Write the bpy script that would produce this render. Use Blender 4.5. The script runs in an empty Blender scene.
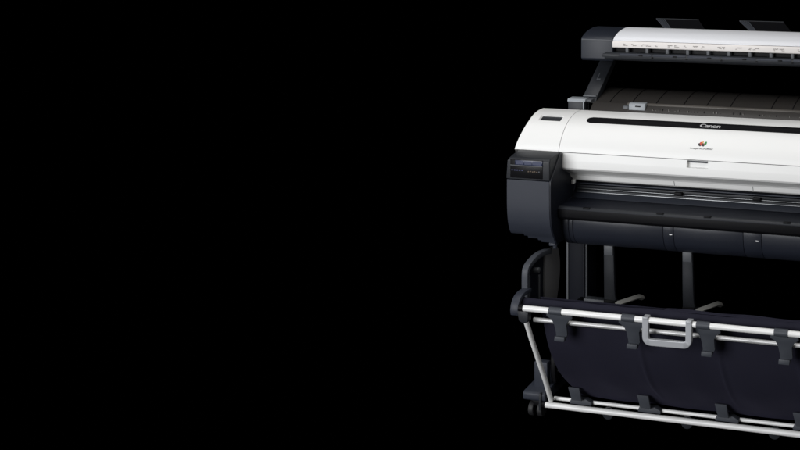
import bpy, bmesh, math, random
from mathutils import Vector, Matrix
random.seed(7)
S = bpy.context.scene
COL = S.collection
R = math.radians

# ------------------------------------------------------------ materials
def mat(name, col, rough=.4, metal=0., spec=.5, bump=0., scale=300., var=0., coat=0., kind='noise'):
    m = bpy.data.materials.new(name); m.use_nodes = True
    nt = m.node_tree; b = nt.nodes['Principled BSDF']
    b.inputs['Base Color'].default_value = (*col, 1)
    b.inputs['Roughness'].default_value = rough
    b.inputs['Metallic'].default_value = metal
    b.inputs['Specular IOR Level'].default_value = spec
    b.inputs['Coat Weight'].default_value = coat
    tc = nt.nodes.new('ShaderNodeTexCoord')
    if bump or var:
        if kind == 'weave':
            n = nt.nodes.new('ShaderNodeTexWave'); n.inputs['Scale'].default_value = scale
            n.inputs['Distortion'].default_value = 1.5
        else:
            n = nt.nodes.new('ShaderNodeTexNoise'); n.inputs['Scale'].default_value = scale
            n.inputs['Detail'].default_value = 3
        nt.links.new(tc.outputs['Object'], n.inputs['Vector'])
    if bump:
        bp = nt.nodes.new('ShaderNodeBump'); bp.inputs['Strength'].default_value = bump
        bp.inputs['Distance'].default_value = .0006
        nt.links.new(n.outputs[1 if kind == 'weave' else 0], bp.inputs['Height'])
        nt.links.new(bp.outputs['Normal'], b.inputs['Normal'])
    if var:
        n2 = nt.nodes.new('ShaderNodeTexNoise'); n2.inputs['Scale'].default_value = 9
        n2.inputs['Detail'].default_value = 5
        nt.links.new(tc.outputs['Object'], n2.inputs['Vector'])
        mr = nt.nodes.new('ShaderNodeMapRange')
        mr.inputs['To Min'].default_value = max(0.02, rough - var); mr.inputs['To Max'].default_value = rough + var
        nt.links.new(n2.outputs[0], mr.inputs['Value']); nt.links.new(mr.outputs[0], b.inputs['Roughness'])
    return m

M = dict(
    white=mat('white_plastic', (.80, .80, .785), .42, bump=.12, scale=900, var=.05),
    white2=mat('cool_white_plastic', (.78, .79, .82), .38, bump=.1, scale=900, var=.05),
    ivory=mat('ivory_ledge', (.70, .665, .64), .5, bump=.1, scale=900),
    grey=mat('dark_grey_plastic', (.026, .030, .042), .5, spec=.35, bump=.3, scale=1200, var=.06),
    cap=mat('slate_black_plastic', (.013, .016, .024), .45, spec=.35, bump=.25, scale=1200, var=.06),
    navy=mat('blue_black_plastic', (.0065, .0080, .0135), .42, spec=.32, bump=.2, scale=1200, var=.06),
    belly=mat('housing_plastic', (.0130, .0155, .0240), .42, spec=.5, bump=.25, scale=1200, var=.06),
    column=mat('column_paint', (.006, .007, .011), .55, spec=.1),
    plate=mat('bracket_lit', (.12, .12, .125), .55, spec=.4, bump=.2, scale=900),  # charcoal plate lightened, light from the right put into its colour
    char=mat('charcoal_plastic', (.017, .019, .023), .48, spec=.35, bump=.3, scale=1200, var=.06),
    clip=mat('clip_plastic', (.048, .053, .064), .52, spec=.35, bump=.3, scale=1200, var=.05),
    black=mat('black_plastic', (.004, .004, .005), .5, spec=.12),
    gloss=mat('glossy_black', (.006, .006, .007), .3, spec=.2, coat=.1),
    smoke=mat('smoky_brown_plastic', (.029, .0265, .0245), .38, spec=.3, bump=.25, scale=700, var=.07),
    smoke_edge=mat('smoky_edge', (.085, .078, .070), .4),
    lgrey=mat('light_grey_plastic', (.26, .28, .30), .45, bump=.2, scale=900),
    mgrey=mat('mid_grey_plastic', (.075, .08, .088), .5, spec=.4, bump=.2, scale=900),
    alu=mat('white_lacquered_tube', (.80, .80, .79), .32, var=.06),
    tube2=mat('satin_tube', (.45, .45, .45), .4, metal=.3, var=.08),
    steel=mat('brushed_steel', (.30, .31, .32), .45, metal=1., bump=.1, scale=400),
    silver=mat('silver_plastic', (.36, .37, .39), .42, metal=.1, bump=.1, scale=900),
    cloth=mat('indigo_cloth', (.0088, .0086, .0180), .85, spec=.25, bump=.5, scale=700, kind='noise'),
    rubber=mat('caster_rubber', (.010, .010, .011), .6),
    olive=mat('grey_bar', (.36, .36, .34), .5),
    screen=mat('display_glass', (.018, .024, .055), .3),
    screen_lit=mat('display_segment', (.020, .028, .075), .35),
    ink_blue=mat('blue_print', (.016, .022, .085), .5),
    ink_orange=mat('orange_print', (.10, .065, .035), .5),
    ink_black=mat('black_print', (.02, .02, .02), .5),
    ink_grey=mat('grey_print', (.22, .20, .19), .6),
    ink_soft=mat('silver_print', (.55, .55, .55), .5),
    ink_white=mat('white_print', (.80, .80, .80), .5),
    red=mat('red_print', (.55, .04, .02), .5),
    green=mat('green_print', (.02, .22, .05), .5),
    amber=mat('amber_print', (.70, .30, .03), .5),
    void=mat('black_studio', (0, 0, 0), 1., spec=0.),
)
for m_ in ('cloth',):
    b = M[m_].node_tree.nodes['Principled BSDF']
    b.inputs['Sheen Weight'].default_value = .06; b.inputs['Sheen Tint'].default_value = (.35, .33, .6, 1)

# ------------------------------------------------------------ helpers
def root(name, label, cat, loc):
    o = bpy.data.objects.new(name, None); COL.objects.link(o)
    o.location = loc; o.empty_display_size = .1
    o['label'] = label; o['category'] = cat
    return o
def top(o):
    while o.parent: o = o.parent
    return o
def obj(name, bm, m, parent=None, smooth=32, label=None):
    bmesh.ops.remove_doubles(bm, verts=bm.verts, dist=1e-6)
    bmesh.ops.recalc_face_normals(bm, faces=bm.faces)
    if parent:
        bmesh.ops.translate(bm, verts=bm.verts, vec=-Vector(top(parent).location))
    me = bpy.data.meshes.new(name); bm.to_mesh(me); bm.free()
    for mm in (m if isinstance(m, (list, tuple)) else [m]): me.materials.append(M[mm])
    for p in me.polygons: p.use_smooth = True
    me.set_sharp_from_angle(angle=R(smooth))
    o = bpy.data.objects.new(name, me); COL.objects.link(o); o.parent = parent
    if label: o['label'] = label
    return o
def dup(o, dx, parent=None):
    c = o.copy(); COL.objects.link(c); c.parent = parent or o.parent
    if dx is not None: c.location.x += dx
    for ch in list(o.children): dup(ch, None, c)
    return c
def bev(bm, edges, w, seg=2):
    if w > 0 and edges:
        bmesh.ops.bevel(bm, geom=edges, offset=w, segments=seg, affect='EDGES', profile=.5, clamp_overlap=True)
def box(bm, x0, x1, y0, y1, z0, z1, w=.002, taper=None):
    t = bmesh.new()
    bmesh.ops.create_cube(t, size=1)
    for v in t.verts:
        v.co = Vector((x0 if v.co.x < 0 else x1, y0 if v.co.y < 0 else y1, z0 if v.co.z < 0 else z1))
    bev(t, t.edges[:], w)
    join(bm, t)
def join(bm, t):
    me = bpy.data.meshes.new('tmp'); t.to_mesh(me); t.free(); bm.from_mesh(me); bpy.data.meshes.remove(me)
def prism(bm, pts, a0, a1, w=.002, axis='X', ang=30, seg=2):
    """closed polygon extruded along an axis; caps and hard corners are bevelled"""
    t = bmesh.new()
    def P(p, a):
        return {'X': (a, p[0], p[1]), 'Y': (p[0], a, p[1]), 'Z': (p[0], p[1], a)}[axis]
    A = [t.verts.new(P(p, a0)) for p in pts]; B = [t.verts.new(P(p, a1)) for p in pts]
    t.faces.new(A); t.faces.new(B[::-1]); n = len(pts)
    for i in range(n): t.faces.new((A[i], A[(i + 1) % n], B[(i + 1) % n], B[i]))
    bmesh.ops.recalc_face_normals(t, faces=t.faces)
    if w > 0:
        es = [e for e in t.edges if len(e.link_faces) == 2 and e.calc_face_angle(0) > R(ang)]
        bev(t, es, w, seg)
    join(bm, t)
def tube(bm, path, r, n=16, caps=True, sx=1., sy=1.):
    path = [Vector(p) for p in path]; rings = []
    up = Vector((0, 0, 1))
    for i, p in enumerate(path):
        d = (path[min(i + 1, len(path) - 1)] - path[max(i - 1, 0)]).normalized()
        ref = up if abs(d.dot(up)) < .95 else Vector((1, 0, 0))
        a = d.cross(ref).normalized(); b2 = a.cross(d).normalized()
        rings.append([bm.verts.new(p + a * r * sx * math.cos(2 * math.pi * k / n) + b2 * r * sy * math.sin(2 * math.pi * k / n)) for k in range(n)])
    for i in range(len(rings) - 1):
        for k in range(n):
            bm.faces.new((rings[i][k], rings[i][(k + 1) % n], rings[i + 1][(k + 1) % n], rings[i + 1][k]))
    if caps: bm.faces.new(rings[0]); bm.faces.new(rings[-1][::-1])
def cyl(bm, c, ax, r, h, n=24, w=.001):
    t = bmesh.new()
    bmesh.ops.create_cone(t, cap_ends=True, segments=n, radius1=r, radius2=r, depth=h)
    bev(t, [e for e in t.edges if e.calc_face_angle(0) > R(40)], w)
    rot = {'X': Matrix.Rotation(R(90), 4, 'Y'), 'Y': Matrix.Rotation(R(90), 4, 'X'), 'Z': Matrix.Identity(4)}[ax]
    bmesh.ops.transform(t, matrix=Matrix.Translation(c) @ rot, verts=t.verts)
    join(bm, t)
def smooth(pts, k=6):
    out = []; n = len(pts)
    for i in range(n - 1):
        p0, p1, p2, p3 = pts[max(i - 1, 0)], pts[i], pts[i + 1], pts[min(i + 2, n - 1)]
        for j in range(k):
            t = j / k
            out.append(tuple(.5 * (2 * b + (c - a) * t + (2 * a - 5 * b + 4 * c - d) * t * t + (3 * b - a - 3 * c + d) * t ** 3)
                             for a, b, c, d in zip(p0, p1, p2, p3)))
    out.append(tuple(pts[-1])); return out
class Prof:                                  # an open (Y,Z) profile with arc length
    def __init__(s, pts):
        s.p = pts; s.c = [0]
        for a, b in zip(pts, pts[1:]): s.c.append(s.c[-1] + math.dist(a, b))
        s.L = s.c[-1]
    def at(s, t, off=0.):
        t = min(max(t, 0), s.L - 1e-9)
        i = max(j for j in range(len(s.c) - 1) if s.c[j] <= t)
        f = (t - s.c[i]) / (s.c[i + 1] - s.c[i]); a, b = s.p[i], s.p[i + 1]
        dy, dz = b[0] - a[0], b[1] - a[1]; l = math.hypot(dy, dz)
        return (a[0] + dy * f - dz / l * off, a[1] + dz * f + dy / l * off)
    def s_at_z(s, z):
        for i, (a, b) in enumerate(zip(s.p, s.p[1:])):
            if min(a[1], b[1]) <= z <= max(a[1], b[1]) and a[1] != b[1]:
                return s.c[i] + (z - a[1]) / (b[1] - a[1]) * (s.c[i + 1] - s.c[i])
        return s.L
def shell(bm, x0, x1, prof, close, hole=None, depth=.01, xfun=None, slope=.0):
    """skin over a profile, ends closed, with an optional recess (hx0,hx1,s0,s1) sunk along the normal"""
    ss = sorted(set([round(c, 6) for c in prof.c] + ([hole[2], hole[3]] if hole else [])))
    xs = sorted(set([x0, x1] + ([hole[0], hole[1]] if hole else [])))
    def V(x, s, off=0.):
        y, z = prof.at(s, off); xx = x + (xfun(z) if xfun and x == x0 else 0); return bm.verts.new((xx, y, z))
    g = [[V(x, s) for s in ss] for x in xs]
    for i in range(len(xs) - 1):
        for j in range(len(ss) - 1):
            if hole and xs[i] >= hole[0] - 1e-7 and xs[i + 1] <= hole[1] + 1e-7 and ss[j] >= hole[2] - 1e-7 and ss[j + 1] <= hole[3] + 1e-7: continue
            bm.faces.new((g[i][j], g[i + 1][j], g[i + 1][j + 1], g[i][j + 1]))
    for col, x in ((g[0], x0), (g[-1], x1)):
        bm.faces.new(col + [bm.verts.new((x, *p)) for p in close])
    floor = None
    if hole:
        floor = bmesh.new()
        hx0, hx1, s0, s1 = hole; hs = [s for s in ss if s0 - 1e-7 <= s <= s1 + 1e-7]
        def W(b, x, s, off): return b.verts.new((x, *prof.at(s, off)))
        ins = slope
        for x, xi in ((hx0, hx0 + ins), (hx1, hx1 - ins)):
            for a, b in zip(hs, hs[1:]):
                bm.faces.new((W(bm, x, a, 0), W(bm, x, b, 0), W(bm, xi, b, -depth), W(bm, xi, a, -depth)))
        for s in (hs[0], hs[-1]):
            bm.faces.new((W(bm, hx0, s, 0), W(bm, hx1, s, 0), W(bm, hx1 - ins, s, -depth), W(bm, hx0 + ins, s, -depth)))
        for a, b in zip(hs, hs[1:]):
            floor.faces.new((W(floor, hx0 + ins, a, -depth), W(floor, hx1 - ins, a, -depth), W(floor, hx1 - ins, b, -depth), W(floor, hx0 + ins, b, -depth)))
    return floor
def decal(bm, prof, poly, off=.0006):        # flat outline (x, s) laid on the profile with a little thickness
    top_ = [bm.verts.new((x, *prof.at(s, off))) for x, s in poly]
    bot = [bm.verts.new((x, *prof.at(s, -.0005))) for x, s in poly]
    bm.faces.new(top_); n = len(poly)
    for i in range(n): bm.faces.new((top_[i], top_[(i + 1) % n], bot[(i + 1) % n], bot[i]))
def text_bm(txt, width, height, x, s, prof, off=.0008, fat=.0, shear=0., space=1.):
    cu = bpy.data.curves.new('t', 'FONT'); cu.body = txt; cu.size = 1; cu.offset = fat; cu.shear = shear
    cu.resolution_u = 4; cu.space_character = space
    o = bpy.data.objects.new('t', cu); COL.objects.link(o)
    dg = bpy.context.evaluated_depsgraph_get(); me = bpy.data.meshes.new_from_object(o.evaluated_get(dg))
    bm = bmesh.new(); bm.from_mesh(me); bpy.data.meshes.remove(me); bpy.data.objects.remove(o)
    xs = [v.co.x for v in bm.verts]; ys = [v.co.y for v in bm.verts]
    a, b2, c, d = min(xs), max(xs), min(ys), max(ys)
    for v in bm.verts:
        X = x + (v.co.x - a) / (b2 - a) * width; t = s + (v.co.y - c) / (d - c) * height
        v.co = Vector((X, *prof.at(t, off)))
    return bm
class Flat(Prof):                            # vertical plane y = const, s = z
    def __init__(s, y): s.y = y
    def at(s, t, off=0.): return (s.y - off, t)

W = 1.30                                      # overall width
# ============================================================ PRINTER
P = root('wide_format_printer', 'white topped wide-format printer with dark control tower, on the stand below the scanner', 'printer', (W / 2, .3, .53))
cover = Prof(smooth([(.090, .848), (.097, .868), (.113, .893), (.143, .923), (.175, .941), (.208, .951), (.235, .9545), (.262, .955)], 5))
def capx(z): return -.018 * max(0, min(1, (.93 - z) / .08)) - .002
# white end covers
hole = (.030, .112, cover.s_at_z(.9340), cover.s_at_z(.9460))
def end_cover(mirror):
    bm = bmesh.new()
    fl = shell(bm, 0., .1392, cover, [(.262, .80), (.090, .80)], None if mirror else hole, .0045, capx, .004)
    if mirror:
        for v in bm.verts: v.co.x = W - v.co.x
    o = obj('end_cover', bm, 'white', P, 40)
    if fl: obj('recess_floor', fl, 'char', o)
    return o
ec = end_cover(False); end_cover(True)
# main top cover
bm = bmesh.new()
shell(bm, .1412, W - .1412, cover, [(.262, .86), (.100, .86)])
tc = obj('top_cover', bm, 'white', P, 40)
# black stripe with rounded ends
s0, s1 = cover.s_at_z(.9335), cover.s_at_z(.9465)
bm = bmesh.new(); sm, hr = (s0 + s1) / 2, (s1 - s0) / 2
N = 60
rows = 7
grid = []
xa, xb = .203, W - .203
for j in range(rows):
    f = -1 + 2 * j / (rows - 1); ins = hr * 1.0 * (1 - math.sqrt(max(0, 1 - f * f)))
    grid.append([bm.verts.new((x, *cover.at(sm + f * hr, .0007))) for x in (xa + ins, xb - ins)])
for j in range(rows - 1): bm.faces.new((grid[j][0], grid[j][1], grid[j + 1][1], grid[j + 1][0]))
st = obj('stripe', bm, 'gloss', tc)
obj('lettering', text_bm('Canon', .071, (s1 - s0) * .54, .606, s0 + (s1 - s0) * .21, cover, .0012, fat=.018, space=.92), 'ink_soft', st)
# round leaf emblem and word mark
def blob(cx, cs, rx, rs, rot=0, n=14):
    return [(cx + rx * math.cos(a) * math.cos(rot) - rs * math.sin(a) * math.sin(rot),
             cs + rx * math.cos(a) * math.sin(rot) + rs * math.sin(a) * math.cos(rot)) for a in [2 * math.pi * k / n for k in range(n)]]
ls = cover.s_at_z(.890)
for nm, m_, cx, cs, rx, rs, ro in (('emblem', 'red', .640, .003, .0050, .0095, .55), ('emblem', 'ink_black', .634, -.001, .0055, .0080, .75),
                               ('emblem', 'ink_black', .6475, -.001, .0050, .0080, .60), ('emblem', 'amber', .6440, .009, .0030, .0070, -.5),
                               ('emblem', 'green', .6570, .005, .0048, .0095, -.3), ('emblem', 'red', .6505, .001, .0022, .0065, .2)):
    bm = bmesh.new(); decal(bm, cover, blob(.6335 + (cx - .644) * .8, ls + cs * .8 + .0035, rx * .8, rs * .8, ro), .0005 + .0002 * random.random()); obj(nm, bm, m_, tc)
obj('word_mark', text_bm('imagePROGRAF', .077, .0062, .5955, ls - .0145, cover, .0007, fat=.008), 'ink_black', tc)
# white front panel with underside lip and grip notch
fpp = [(.170, .736), (.163, .741), (.157, .756), (.150, .763), (.110, .783), (.090, .791), (.0855, .797), (.0855, .820), (.0885, .8465)]
front = Prof(fpp)
bm = bmesh.new()
fl = shell(bm, .1412, W - .1412, front, [(.17, .8465)], (.590, .662, front.s_at_z(.822), front.s_at_z(.8455)), .0135, None, .003)
fp = obj('front_panel', bm, 'white', P, 14)
if fl: obj('recess_floor', fl, 'white', fp)
bm = bmesh.new(); box(bm, .5945, .6575, .0935, .1005, .8375, .8460, .001); obj('grip_shade', bm, 'mgrey', fp)  # dark strip standing in for the shade at the top of the notch
# short tabs and joints below the front lip
bm = bmesh.new(); box(bm, .158, .166, .148, .166, .728, .742, .001); obj('lip_tab', bm, 'white', fp)
for x in (.520, .790):
    bm = bmesh.new(); prism(bm, [(.1566, .756), (.1626, .741), (.168, .741), (.162, .756)], x, x + .0016, 0); obj('joint_line', bm, 'mgrey', fp)
# inner chassis (dark fill)
bm = bmesh.new()
prism(bm, [(.19, .56), (.19, .74), (.10, .80), (.105, .855), (.125, .890), (.15, .915), (.20, .938), (.255, .945), (.262, .90), (.62, .90), (.64, .88), (.64, .58), (.60, .56)], .004, W - .004, .003)
obj('chassis', bm, 'navy', P)
# feed slot: guide rails
for (y, z, h, m_) in ((.186, .7310, .0030, 'black'), (.176, .7245, .0022, 'grey'), (.172, .7160, .0042, 'char'), (.170, .7090, .0014, 'steel'), (.164, .7035, .0030, 'char'), (.162, .7000, .0016, 'steel'), (.172, .694, .003, 'black')):
    bm = bmesh.new(); box(bm, .166, W - .166, y, y + .02, z - h, z + h, .0015); obj('guide_rail', bm, m_, P)
for x in (.533, .802):
    bm = bmesh.new(); box(bm, x - .013, x + .013, .160, .175, .709, .7185, .001); obj('rail_latch', bm, 'black', P)
# output tray
bm = bmesh.new()
tr = smooth([(.188, .688), (.160, .683), (.110, .681), (.058, .677)], 4)
prism(bm, tr + [(.050, .6745), (.047, .670), (.050, .645), (.056, .638), (.070, .636), (.19, .63)], .1565, W - .1565, .0012, ang=40)
ot = obj('output_tray', bm, 'navy', P, 25)
bm = bmesh.new(); prism(bm, [(.0458, .6705), (.0478, .6450), (.0545, .6365), (.0600, .6345), (.0600, .6400), (.052, .66), (.052, .6705)], .1570, W - .1570, .0008); obj('tray_lip', bm, 'black', ot)
bm = bmesh.new(); prism(bm, [(.0475, .672), (.052, .6775), (.058, .6792), (.060, .678), (.054, .671)], .158, W - .158, .0005)
obj('tray_edge', bm, 'char', ot)
bm = bmesh.new(); prism(bm, [(.148, .683), (.160, .697), (.166, .699), (.190, .70), (.190, .683)], .158, W - .158, .001)
obj('tray_ledge', bm, 'cap', ot)
bm = bmesh.new(); prism(bm, [(.05, .676), (.16, .684), (.178, .735), (.19, .735), (.19, .67), (.06, .67)], .1562, .1600, .001)
obj('side_cheek', bm, 'grey', ot)
for x in (.245, .50, .66, .92):
    bm = bmesh.new(); box(bm, x, x + .024, .0485, .060, .6765, .6800, .0008); obj('edge_clip', bm, 'black', ot)
# lower housing: rounded belly in sections
low = smooth([(.078, .640), (.076, .620), (.080, .590), (.092, .562), (.118, .540), (.150, .530)], 5)
def belly(x0, x1):
    bm = bmesh.new(); prism(bm, low + [(.40, .528), (.40, .640)], x0, x1, .001, ang=60)
    return obj('lower_housing', bm, 'belly', P, 40)
belly(.1565, .1800); belly(.1812, .1955)
lh = belly(.1967, .5120)
belly(.5132, .5480); belly(.5492, .7820); belly(.7832, .8420); belly(.8432, W - .1565)
lp = Prof([(.0765, .56), (.0765, .64)])
for x in (.534, .823):
    bm = bmesh.new(); box(bm, x, x + .010, .0765, .084, .6035, .6075, .0008); obj('label_mark', bm, 'ink_white', P)
# end housings (towers)
tw = smooth([(0, .770), (0, .700), (.002, .660), (.008, .625), (.019, .598), (.033, .578)], 4)
def housing(mirror):
    t = bmesh.new()
    X = [(0, .046, .586), (.046, .058, .580), (.058, .092, .573), (.092, .103, .567), (.103, .133, .561), (.133, .150, .554)]
    for a, b_, zb in X:
        pts = [p for p in tw if p[1] > zb + .004] + [(tw[-1][0] + (.578 - zb) * .45, zb), (.60, zb), (.60, .80), (.08, .80), (.012, .770)]
        prism(t, pts, a, b_, 0)
    if mirror:
        for v in t.verts: v.co.x = W - v.co.x
    return obj('end_housing', t, 'grey', P, 40)
eh = housing(False); housing(True)
# inner side facing the tray, its shade put into a darker colour
for mx in (0, 1):
    t = bmesh.new()
    pts = tw + [(.045, .556), (.40, .545), (.40, .735), (.178, .735), (.093, .790), (.088, .846), (.07, .846), (.004, .775)]
    prism(t, pts, .1502, .1562, .0012, ang=50)
    if mx:
        for v in t.verts: v.co.x = W - v.co.x
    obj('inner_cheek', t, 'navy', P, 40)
bm = bmesh.new(); box(bm, .128, .150, .042, .075, .548, .560, .003); cyl(bm, (.146, .052, .547), 'Z', .007, .016)
obj('foot_bracket', bm, 'grey', P)
# control panel
CP = [(.0, .772), (.0, .833), (.003, .8385), (.010, .842), (.016, .8435), (.060, .8485), (.083, .8495), (.083, .772)]
bm = bmesh.new(); prism(bm, CP, -.003, .1515, .003, ang=25, seg=3)
for v in bm.verts:
    if v.co.x < .02: v.co.x += max(0, v.co.z - .824) * .55 * (1 - v.co.y / .09)
cp = obj('control_panel', bm, 'char', P, 28)
bm = bmesh.new(); box(bm, .012, .128, -.0016, .002, .777, .8375, .002); obj('panel_glass', bm, 'gloss', cp)
pf = Prof([(-.0018, .808), (-.0018, .8222), (.0075, .8345)])
bm = bmesh.new(); box(bm, .030, .128, -.0032, .002, .820, .8355, .001); sc = obj('display', bm, 'screen', cp)
fx = Flat(-.0032)
for a, b_ in ((.034, .060), (.064, .090), (.093, .124)):
    bm = bmesh.new(); decal(bm, fx, [(a, .8225), (b_, .8225), (b_, .8335), (a, .8335)], .0005); obj('display_field', bm, 'screen_lit', sc)
bm = bmesh.new(); decal(bm, fx, [(.014, .8178), (.128, .8178), (.128, .8200), (.014, .8200)], .0006); obj('display_bezel', bm, 'mgrey', cp)
fx = Flat(-.0016)
for k in range(5):
    x = .020 + k * .009
    bm = bmesh.new(); decal(bm, fx, blob(x, .803, .0032, .0022), .0012); obj('button', bm, 'ink_blue', cp)
for k in range(6):
    x = .078 + k * .0075
    bm = bmesh.new(); decal(bm, fx, blob(x, .800 + .001 * (k % 2), .0026, .0016), .0012); obj('button', bm, 'ink_orange' if k < 5 else 'mgrey', cp)
# rear: roll cover of smoky plastic with ribs
rc = [(.266, .93), (.266, .955), (.292, .977)] + smooth([(.300, .979), (.345, .993), (.395, 1.003), (.440, 1.004), (.50, .99), (.58, .95)], 4) + [(.58, .93)]
bm = bmesh.new(); prism(bm, rc, .172, W - .172, .0015, ang=50)
rcv = obj('roll_cover', bm, 'smoke', P, 35)
bm = bmesh.new(); prism(bm, [(.2895, .9745), (.2885, .9785), (.296, .9815), (.304, .9815), (.302, .978)], .30, W - .172, .0006); obj('cover_edge', bm, 'smoke_edge', rcv)
rp = Prof([(a, b_) for a, b_ in rc[3:24]])
for x in (.230, .312, .400, .500, .583, .667, .811, .884, .965, 1.05):
    bm = bmesh.new()
    pa = [rp.at(t * rp.L / 14, .0012) for t in range(15)]; pb = [rp.at(t * rp.L / 14, -.004) for t in range(15)]
    prism(bm, pa + pb[::-1], x, x + .0024, 0); obj('cover_rib', bm, 'black', rcv)
for i in range(60):
    x = .40 + i * .0115
    if random.random() < .55:
        bm = bmesh.new(); box(bm, x, x + .002, .2735, .280, .958, .958 + random.uniform(.005, .011), 0); obj('sensor_pin', bm, 'smoke_edge' if random.random() < .5 else 'black', rcv)
# boxes at the left rear
bm = bmesh.new(); prism(bm, [(.275, .88), (.275, .983), (.282, .9875), (.312, .9875), (.312, .88)], .085, .148, .003); bx = obj('rear_block', bm, 'char', P)
bm = bmesh.new(); prism(bm, [(.273, .980), (.278, .9895), (.314, .9905), (.314, .982)], .083, .150, .0015); obj('block_lid', bm, 'lgrey', bx)
bm = bmesh.new(); prism(bm, [(.280, .982), (.283, .9875), (.312, .9885), (.312, .98)], .150, .170, .0012); obj('block_lid', bm, 'mgrey', bx)
bm = bmesh.new(); box(bm, .143, .147, .272, .276, .94, .984, .001); obj('block_edge', bm, 'lgrey', bx)
bm = bmesh.new(); box(bm, .1495, .30, .30, .33, .88, .978, .003); obj('rear_panel', bm, 'navy', P)
bm = bmesh.new(); prism(bm, [(.272, .945), (.275, .980), (.280, .984), (.300, .985), (.300, .945)], .312, .372, .0025); lt = obj('roll_lever', bm, 'lgrey', P)
bm = bmesh.new(); box(bm, .288, .3115, .276, .30, .945, .974, .006); obj('lever_end', bm, 'mgrey', lt)
bm = bmesh.new(); box(bm, .336, .356, .2725, .28, .972, .976, .001); obj('lever_slot', bm, 'black', lt)

# ============================================================ SCANNER
SC = root('document_scanner', 'slim white scanner bar with dark end cap held on an arm above the printer', 'scanner', (W / 2, .45, 1.0))
sp = smooth([(.330, 1.193), (.345, 1.203), (.378, 1.2145), (.410, 1.220), (.440, 1.2225)], 4)
back = [(.47, 1.221), (.60, 1.190), (.60, 1.13)]
def scap(x0, x1):
    bm = bmesh.new()
    prism(bm, [(.338, 1.116), (.330, 1.124)] + sp + back + [(.60, 1.116)], x0, x1, .0035, ang=24, seg=3)
    return obj('end_cap', bm, 'cap', SC, 35)
e1 = scap(.109, .2295); scap(W - .2295, W - .109)
bm = bmesh.new(); box(bm, .112, .227, .3285, .332, 1.1885, 1.1925, .0008); obj('cap_joint', bm, 'mgrey', e1)
bm = bmesh.new()
wp = [(.3275, 1.190), (.3275, 1.1925)] + sp[1:] + back + [(.60, 1.165), (.34, 1.165), (.34, 1.190)]
prism(bm, wp, .2310, W - .2310, .0015, ang=24)
lid = obj('lid', bm, 'white2', SC, 30)
bm = bmesh.new(); prism(bm, [(.3245, 1.1662), (.3225, 1.1685), (.3235, 1.1835), (.3275, 1.189), (.34, 1.189), (.34, 1.1662)], .2310, W - .2310, .001)
le = obj('front_ledge', bm, 'ivory', SC)
fl_ = Flat(.3228); x = .263; i = 0
marks = [.268, .303, .340, .352, .385, .432, .456, .496, .530, .556, .618, .632, .682, .727, .745, .812, .838, .90]
for i, x in enumerate(marks):                # tiny printed guide symbols
    bm = bmesh.new()
    for r_ in range(2):
        xx = x + random.uniform(-.002, .006)
        for k in range(random.randint(2, 5)):
            w_ = random.uniform(.0012, .0036); z0 = 1.1785 - r_ * .0045 + random.uniform(-.0006, .0006)
            decal(bm, fl_, [(xx, z0), (xx + w_, z0), (xx + w_, z0 + .0022), (xx, z0 + .0022)], .0004); xx += w_ + .0009
    obj('printed_symbol', bm, 'ink_grey', le)
# feed gap, spacers and lower tray
bm = bmesh.new(); box(bm, .2310, W - .2310, .348, .59, 1.118, 1.1655, .001); obj('feed_slot', bm, 'black', SC)
bm = bmesh.new(); box(bm, .278, .289, .328, .35, 1.148, 1.1655, .001); sp0 = obj('spacer', bm, 'mgrey', SC)
for k in range(1, 11): dup(sp0, k * .0745)
bm = bmesh.new(); prism(bm, [(.316, 1.146), (.312, 1.140), (.314, 1.131), (.322, 1.124), (.36, 1.118), (.36, 1.150), (.325, 1.150)], .205, W - .205, .001)
lt = obj('feed_table', bm, 'char', SC)
x = .262
for k in range(6):
    bm = bmesh.new(); prism(bm, [(.3135, 1.1375), (.3115, 1.1435), (.318, 1.1478), (.322, 1.1478), (.318, 1.1375)], x, x + .118, .0006); gp = obj('guide_plate', bm, 'grey', lt)
    bm = bmesh.new(); box(bm, x + .072, x + .086, .3095, .316, 1.1405, 1.1450, .001); obj('latch', bm, 'black', gp)
    bm = bmesh.new(); cyl(bm, (x + .1215, .312, 1.1365), 'Y', .0032, .006, 12, 0); obj('roller', bm, 'black', lt)
    x += .125
bm = bmesh.new(); box(bm, .196, .262, .312, .34, 1.1345, 1.1445, .002); obj('table_hinge', bm, 'char', SC)
# document guides standing behind the lid
def guide(x0):
    n = Vector((0, -.36, .93))
    def Q(x, t): return (x, .50 + .085 * t, 1.2135 + .0275 * t)
    bm = bmesh.new()
    poly = [Q(x0 + .085, -.2), Q(x0, 1), Q(x0 + .165, 1), Q(x0 + .232, -.2)]
    a = [bm.verts.new(p) for p in poly]; b_ = [bm.verts.new((p[0], p[1] + .003, p[2] - .006)) for p in poly]
    bm.faces.new(a); bm.faces.new(b_[::-1])
    for i in range(4): bm.faces.new((a[i], a[(i + 1) % 4], b_[(i + 1) % 4], b_[i]))
    g = obj('document_guide', bm, 'black', SC)
    bm = bmesh.new(); tube(bm, [Q(x0 - .001, 1.01), Q(x0 + .166, 1.01)], .0016, 8); obj('guide_edge', bm, 'char', g)
    for k in range(5):
        bm = bmesh.new(); a0 = Vector(Q(x0 + .003 + k * .0075, .95)); b0 = Vector(Q(x0 + .080 + k * .0045, -.15))
        tube(bm, [a0 + Vector((0, -.001, .0012)), b0 + Vector((0, -.001, .0012))], .0017, 6); obj('guide_rib', bm, 'clip', g)
guide(.294); guide(.616); guide(.93)
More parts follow.
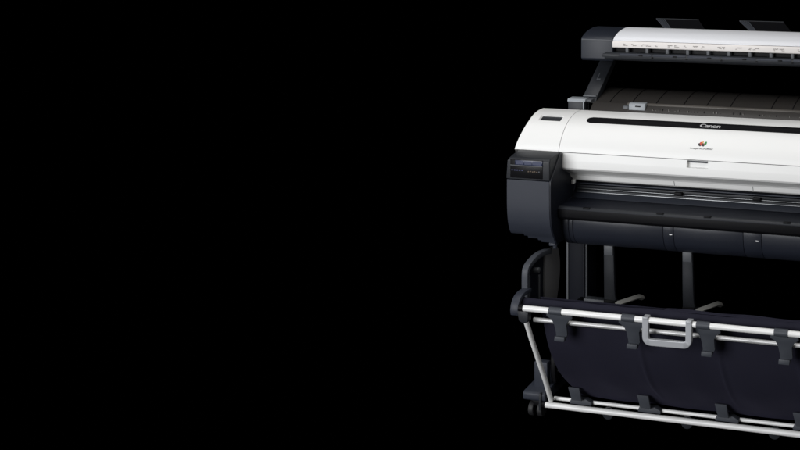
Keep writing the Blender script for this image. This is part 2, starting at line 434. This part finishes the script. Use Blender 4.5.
# arms from the stand up to the scanner
def arm(mirror):
    bm = bmesh.new()
    prism(bm, [(.300, .975), (.312, .996), (.470, 1.112), (.490, 1.116), (.505, 1.110), (.345, .985), (.345, .975)], .126, .179, .003, ang=25)
    box(bm, .130, .176, .30, .36, .90, .978, .002)
    if mirror:
        for v in bm.verts: v.co.x = W - v.co.x
    return obj('support_arm', bm, 'char', SC)
ar = arm(False); arm(True)
apf = Prof([(.312, .996), (.470, 1.112)])
bm = bmesh.new()
decal(bm, apf, [(.148, .078), (.1508, .078), (.1508, .110), (.148, .110)], .0006); decal(bm, apf, [(.1508, .078), (.162, .078), (.162, .084), (.1508, .084)], .0006)
obj('arm_emblem', bm, 'mgrey', ar)
bm = bmesh.new(); box(bm, .128, .177, .306, .330, .9935, .9985, .001); obj('arm_collar', bm, 'mgrey', ar)

# ============================================================ STAND
ST = root('printer_stand', 'dark stand with silver edged upright columns and twin-wheel casters under the printer', 'stand', (W / 2, .3, 0))
def mir(bm, m):
    if m:
        for v in bm.verts: v.co.x = W - v.co.x
    return bm
for m_ in (0, 1):
    bm = bmesh.new(); box(bm, .079, .151, .285, .37, .05, .535, .004); col_ = obj('column', mir(bm, m_), 'column', ST)
    for x0, x1 in ((.0765, .0835), (.1405, .1440), (.149, .1530)):
        bm = bmesh.new(); box(bm, x0, x1, .281, .292, .08, .53, .0015); obj('column_trim', mir(bm, m_), 'mgrey' if x0 < .12 or x0 > .146 else 'char', col_)
    bm = bmesh.new()
    prism(bm, [(.010, .052), (-.004, .060), (-.004, .080), (.004, .085), (.11, .092), (.60, .092), (.64, .085), (.64, .052)], .058, .137, .004)
    ft = obj('foot', mir(bm, m_), 'grey', ST)
    bm = bmesh.new(); box(bm, .079, .126, .035, .060, .080, .168, .003); obj('foot_cover', mir(bm, m_), 'grey', ft)
    bm = bmesh.new(); prism(bm, smooth([(.06, .092), (.05, .15), (.07, .22), (.13, .27), (.20, .30)], 4) + [(.285, .30), (.285, .092)], .128, .146, .004, ang=50); gs = obj('gusset', mir(bm, m_), 'black', ST)
    for yy, zz in ((.07, .18), (.075, .13), (.10, .22)):
        bm = bmesh.new(); cyl(bm, (.147, yy, zz), 'X', .007, .006, 16); obj('bolt', mir(bm, m_), 'char', gs)
    for cy in (.022, .56):
        bm = bmesh.new(); box(bm, .084, .118, cy - .012, cy + .014, .034, .054, .003); cs = obj('caster', mir(bm, m_), 'black', ST)
        for cx_ in (.083, .114):
            bm = bmesh.new(); cyl(bm, (cx_, cy, .0235), 'X', .0235, .018, 28, .004); w_ = obj('wheel', mir(bm, m_), 'rubber', cs)
            bm = bmesh.new(); cyl(bm, (cx_, cy, .0235), 'X', .0115, .0192, 20, .001); obj('hub', mir(bm, m_), 'char', w_)
    bm = bmesh.new(); box(bm, .1525, .235, .255, .285, .283, .305, .003); obj('cross_bracket', mir(bm, m_), 'mgrey', ST)
bm = bmesh.new(); box(bm, .151, W - .151, .30, .345, .09, .15, .003); obj('cross_beam', bm, 'black', ST)
# hanging paper guide straps + bars below the body
def strap(x):
    bm = bmesh.new()
    prism(bm, smooth([(x - .0175, .535), (x - .017, .45), (x - .0165, .38), (x - .0150, .30)], 4) +
              smooth([(x + .0300, .30), (x + .0275, .345), (x + .0230, .37), (x + .0205, .42), (x + .0175, .535)], 4), .142, .156, .0025, axis='Y', ang=40)
    o = obj('guide_strap', bm, 'char', ST)
    bm = bmesh.new(); box(bm, x - .0155, x + .0160, .1395, .145, .500, .532, .002); obj('strap_top', bm, 'mgrey', o)
    bm = bmesh.new(); box(bm, x - .0165, x + .026, .139, .146, .33, .352, .0015); obj('strap_joint', bm, 'black', o)
    bm = bmesh.new(); box(bm, x + .022, x + .054, .144, .154, .340, .352, .002); box(bm, x + .044, x + .054, .10, .150, .344, .353, .002); obj('bar_bracket', bm, 'black', o)
    bm = bmesh.new()
    a, b_ = Vector((x + .050, .10, .358)), Vector((x + .086, .195, .3515))
    tube(bm, [a, a.lerp(b_, .5), b_, b_ + Vector((.006, .02, -.010))], .0095, 4, sx=1.25, sy=.9)
    obj('support_bar', bm, 'olive', o)
    return o
for x in (.295, .572): strap(x)

# ============================================================ CATCH BASKET
BK = root('catch_basket', 'indigo cloth catch basket on white rails hanging in front of the stand', 'basket', (W / 2, -.1, .03))
xl, xr = .163, W - .163
bm = bmesh.new(); tube(bm, [(xl, -.200, .434), (xr, -.200, .434)], .0088, 20); obj('rail', bm, 'alu', BK)
bm = bmesh.new(); tube(bm, [(xl + .018, -.165, .388), (xr - .018, -.165, .388)], .0068, 16); obj('rail', bm, 'tube2', BK)
bm = bmesh.new(); tube(bm, [(.139, 0, .048), (W - .139, 0, .048)], .0090, 20); obj('rail', bm, 'alu', BK)
bm = bmesh.new(); tube(bm, [(.156, .026, .060), (W - .156, .026, .060)], .0058, 16); obj('rail', bm, 'alu', BK)
for m_ in (0, 1):
    bm = bmesh.new(); tube(bm, [(.166, -.196, .405), (.1660, -.150, .318), (.1615, -.05, .150), (.155, .004, .062)], .0078, 16); obj('side_rod', mir(bm, m_), 'alu', BK)
    bm = bmesh.new(); prism(bm, [(.150, .395), (.144, .425), (.158, .428), (.182, .424), (.180, .392), (.165, .388)], -.205, -.180, .003, axis='Y'); cb = obj('corner_block', mir(bm, m_), 'char', BK)
    bm = bmesh.new(); tube(bm, [(.150, -.200, .434), (.164, -.200, .434)], .0105, 20); obj('rail_cap', mir(bm, m_), 'black', cb)
    bm = bmesh.new(); box(bm, .118, .150, -.006, .006, .040, .056, .003); obj('rail_foot', mir(bm, m_), 'black', BK)
    bm = bmesh.new(); box(bm, .118, .126, -.01, .02, .03, .085, .002); obj('rail_hinge', mir(bm, m_), 'char', BK)
    # arched side bracket: flange, inner plate, curl that carries the roll
    A = smooth([(-.111, .400), (-.114, .460), (-.113, .512), (-.099, .531), (-.062, .542), (-.018, .546), (.031, .541), (.06, .534)], 5)
    pa = Prof(A); inn = [pa.at(t * pa.L / 30, -.016) for t in range(31)]
    bm = bmesh.new(); prism(bm, [pa.at(t * pa.L / 30) for t in range(31)] + inn[::-1], .112, .133, .002, ang=60); bk = obj('side_bracket', mir(bm, m_), 'clip', BK, 45)
    bm = bmesh.new(); prism(bm, inn + [(.06, .38), (-.10, .38)], .112, .117, 0); obj('bracket_web', mir(bm, m_), 'navy', bk)
    bm = bmesh.new()
    prism(bm, smooth([(.025, .360), (.020, .42), (.022, .50), (.028, .531), (.05, .537), (.100, .528), (.118, .515), (.130, .46), (.122, .40), (.105, .350)], 4), .117, .127, .0025, ang=60)
    obj('bracket_plate', mir(bm, m_), 'plate', bk)
    bm = bmesh.new(); cyl(bm, (.126, -.042, .497), 'X', .0085, .022, 18, .002); obj('knob', mir(bm, m_), 'mgrey', bk)
    bm = bmesh.new(); box(bm, .116, .121, -.078, -.072, .38, .490, .001); box(bm, .116, .121, -.010, -.004, .38, .47, .001); obj('bracket_rib', mir(bm, m_), 'mgrey', bk)
    bm = bmesh.new()
    C_ = smooth([(-.105, .448), (-.138, .451), (-.165, .446), (-.179, .432), (-.182, .416), (-.174, .403)], 4)
    pc = Prof(C_); bm2 = [pc.at(t * pc.L / 20, .0) for t in range(21)] + [pc.at((20 - t) * pc.L / 20, -.013 + .010 * ((20 - t) / 20 > .9)) for t in range(21)]
    prism(bm, bm2, .116, .142, .002, ang=60); obj('roll_holder', mir(bm, m_), 'grey', BK, 45)
    bm = bmesh.new(); cyl(bm, (.132, -.150, .430), 'X', .0185, .018, 24, .004); obj('roll_end', mir(bm, m_), 'black', BK)
# roll of cloth along the top
bm = bmesh.new()
n = 24; K = 80; rings = []
for i in range(K + 1):
    x = .142 + (W - .284) * i / K
    r_ = .0165 + .0010 * math.sin(x * 23) + .0006 * math.sin(x * 61)
    rings.append([bm.verts.new((x, -.150 + r_ * math.cos(2 * math.pi * k / n), .4300 + .0008 * math.sin(x * 14) + r_ * math.sin(2 * math.pi * k / n))) for k in range(n)])
for i in range(K):
    for k in range(n): bm.faces.new((rings[i][k], rings[i][(k + 1) % n], rings[i + 1][(k + 1) % n], rings[i + 1][k]))
bm.faces.new(rings[0]); bm.faces.new(rings[-1][::-1])
obj('cloth_roll', bm, 'cloth', BK, 80)
# back flap of the cloth behind the roll
bm = bmesh.new(); K = 60; L = 6; g = []
for i in range(K + 1):
    x = .60 + (W - .86) * i / K
    g.append([bm.verts.new((x, -.148 + .028 * j / L, .4465 - .002 * j / L + .0015 * math.sin(x * 31 + j) * j / L)) for j in range(L + 1)])
for i in range(K):
    for j in range(L): bm.faces.new((g[i][j], g[i + 1][j], g[i + 1][j + 1], g[i][j + 1]))
bmesh.ops.solidify(bm, geom=bm.faces[:], thickness=.0015)
obj('cloth_flap', bm, 'cloth', BK, 80)
# hanging cloth: sagging sheet with creases under every clip
clips = [.271, .508, .744, .981]
clips_all = clips + [1.10]
pf = Prof(smooth([(-.128, .445), (-.126, .36), (-.105, .27), (-.062, .185), (-.004, .118), (.030, .084), (.046, .070)], 6))
bm = bmesh.new(); K = 220; L = 44; g = []
def inset(f): return .184 + .058 * f
for i in range(K + 1):
    col = []
    for j in range(L + 1):
        f = j / L; xa, xb = inset(f), W - inset(f)
        x = xa + (xb - xa) * i / K
        off = 0
        for c in (.500, .752, 1.0):           # crease drifting to the right going down
            xc = c + .045 * f; d = (x - xc)
            off += -.0055 * math.exp(-(d / .008) ** 2) * math.sin(math.pi * min(1, f * 1.1)) + .0035 * math.exp(-((d + .05) / .05) ** 2) * math.sin(math.pi * f)
        off += (.0030 * math.sin(x * 17 + f * 4) + .0018 * math.sin(x * 41 - f * 7)) * math.sin(math.pi * f)
        y, z = pf.at(f * pf.L, off)
        z -= .004 * math.sin(math.pi * ((x - .27) / .237 % 1)) * (f ** 3)
        col.append(bm.verts.new((x, y, z)))
    g.append(col)
for i in range(K):
    for j in range(L): bm.faces.new((g[i][j], g[i][j + 1], g[i + 1][j + 1], g[i + 1][j]))
bmesh.ops.recalc_face_normals(bm, faces=bm.faces)
bmesh.ops.solidify(bm, geom=bm.faces[:], thickness=.0012)
obj('hanging_cloth', bm, 'cloth', BK, 80)
# upper clips
def upper_clip(x):
    bm = bmesh.new(); tube(bm, [(x - .020, -.200, .4345), (x + .021, -.200, .4345)], .0112, 20)
    c = obj('clip', bm, 'clip', BK)
    bm = bmesh.new()
    o = Vector
    out = [(-.034, .424), (.048, .424), (.050, .412), (.036, .402), (.0280, .388), (.028, .355), (.018, .338), (-.010, .338), (-.010, .362), (-.013, .385), (-.020, .402), (-.036, .414)]
    prism(bm, [(x + a, b) for a, b in out], -.193, -.185, .0015, axis='Y')
    for v in bm.verts: v.co.y += max(0, (.424 - v.co.z)) * .22
    obj('clip_body', bm, 'clip', c)
    bm = bmesh.new()
    prism(bm, [(x - .012, .350), (x + .0215, .350), (x + .0195, .335), (x - .014, .335)], -.184, -.168, .002, axis='Y')
    obj('clip_lip', bm, 'clip', c)
    bm = bmesh.new(); tube(bm, [(x - .0203, -.200, .4345), (x + .0213, -.200, .4345)], .0116, 20)
    return c
c0 = upper_clip(clips[0])
for x in clips[1:]: dup(c0, x - clips[0])
# lower clips
def lower_clip(x):
    bm = bmesh.new()
    prism(bm, [(x - .022, .120), (x + .0165, .120), (x + .020, .074), (x - .0145, .074)], -.004, .003, .0015, axis='Y')
    for v in bm.verts: v.co.y -= (v.co.z - .07) * .25
    c = obj('clip', bm, 'clip', BK)
    bm = bmesh.new(); prism(bm, [(x - .028, .062), (x - .022, .074), (x + .028, .075), (x + .048, .066), (x + .048, .056), (x - .028, .056)], .008, .030, .002, axis='Y')
    obj('clip_base', bm, 'clip', c)
    return c
lcl = [.246, .482, .740, .990]
l0 = lower_clip(lcl[0])
for x in lcl[1:]: dup(l0, x - lcl[0])
# round glides under the lower rail
bm = bmesh.new(); cyl(bm, (.352, .010, .039), 'Y', .0185, .012, 28, .002); gl = obj('glide', bm, 'char', BK)
dup(gl, .267); dup(gl, .552)
# silver handle hooked over the upper rail
bm = bmesh.new()
def rounded(pts, r, n=5):
    out = []
    for i, p in enumerate(pts):
        p = Vector(p)
        if i in (0, len(pts) - 1): out.append(p); continue
        a = (Vector(pts[i - 1]) - p).normalized(); b_ = (Vector(pts[i + 1]) - p).normalized()
        for k in range(n + 1):
            t = k / n; out.append((p + a * r).lerp(p, t).lerp(p.lerp(p + b_ * r, t), t))
    return out
path = rounded([(.566, -.206, .446), (.566, -.207, .372), (.702, -.207, .374), (.702, -.206, .448)], .018)
w_ = .0096
ring = []
for i, p in enumerate(path):
    d = (path[min(i + 1, len(path) - 1)] - path[max(i - 1, 0)]).normalized(); side = Vector((d.z, 0, -d.x))
    q = [p + side * w_ + Vector((0, -.006, 0)), p + side * w_ + Vector((0, .008, 0)), p - side * w_ + Vector((0, .008, 0)), p - side * w_ + Vector((0, -.006, 0))]
    ring.append([bm.verts.new(v) for v in q])
for i in range(len(ring) - 1):
    for k in range(4): bm.faces.new((ring[i][k], ring[i][(k + 1) % 4], ring[i + 1][(k + 1) % 4], ring[i + 1][k]))
bm.faces.new(ring[0]); bm.faces.new(ring[-1][::-1])
bmesh.ops.recalc_face_normals(bm, faces=bm.faces)
bev(bm, [e for e in bm.edges if e.calc_face_angle(0) > R(50)], .002)
for x in (.566, .702):
    box(bm, x - .0088, x + .0088, -.214, -.188, .440, .4465, .002)
obj('handle', bm, 'silver', BK, 22)

# ============================================================ SETTING
def plane(name, co):
    bm = bmesh.new(); bm.faces.new([bm.verts.new(c) for c in co]); o = obj(name, bm, 'void'); o['kind'] = 'structure'
plane('floor', [(-9, -7, 0), (9, -7, 0), (9, 5, 0), (-9, 5, 0)])
plane('backdrop', [(-9, 5, 0), (9, 5, 0), (9, 5, 7), (-9, 5, 7)])

# ============================================================ LIGHT
w = bpy.data.worlds.new('World'); S.world = w; w.use_nodes = True
w.node_tree.nodes['Background'].inputs[0].default_value = (0, 0, 0, 1)
w.node_tree.nodes['Background'].inputs[1].default_value = 0
def area(name, loc, tgt, sx, sy, e, col=(1, 1, 1)):
    l = bpy.data.lights.new(name, 'AREA'); l.shape = 'RECTANGLE'; l.size = sx; l.size_y = sy; l.energy = e; l.color = col
    o = bpy.data.objects.new(name, l); COL.objects.link(o); o.location = loc
    o.rotation_euler = (Vector(tgt) - Vector(loc)).to_track_quat('-Z', 'Y').to_euler()
area('softbox_above', (.3, -.6, 3.6), (.6, .2, .8), 3.2, 2.0, 56, (1, .99, .98))
area('softbox_front', (-1.5, -4.6, 1.5), (.5, 0, .5), 2.8, 2.6, 222, (.97, .98, 1))
area('strip_right', (4.6, -2.2, 1.6), (.3, .1, .6), 1.2, 1.8, 26, (1, .99, .97))
area('strip_left', (-2.6, -.2, 1.2), (.3, .2, .8), .8, 2.2, 14, (.9, .95, 1))

# ============================================================ CAMERA
cam = bpy.data.cameras.new('camera'); co = bpy.data.objects.new('camera', cam); COL.objects.link(co); S.camera = co
co.location = (1.8193, -3.3614, 1.7); co.rotation_euler = (R(90), 0, R(13.9))
cam.sensor_width = 36; cam.lens = 1131 / 800 * 36; cam.shift_x = -.5; cam.shift_y = -330 / 800
cam.clip_start = .05; cam.clip_end = 100
S.render.engine = 'CYCLES'
S.render.resolution_x, S.render.resolution_y = 1024, 576
S.view_settings.view_transform = 'Standard'; S.view_settings.look = 'None'
S.view_settings.exposure = 0; S.view_settings.gamma = 1
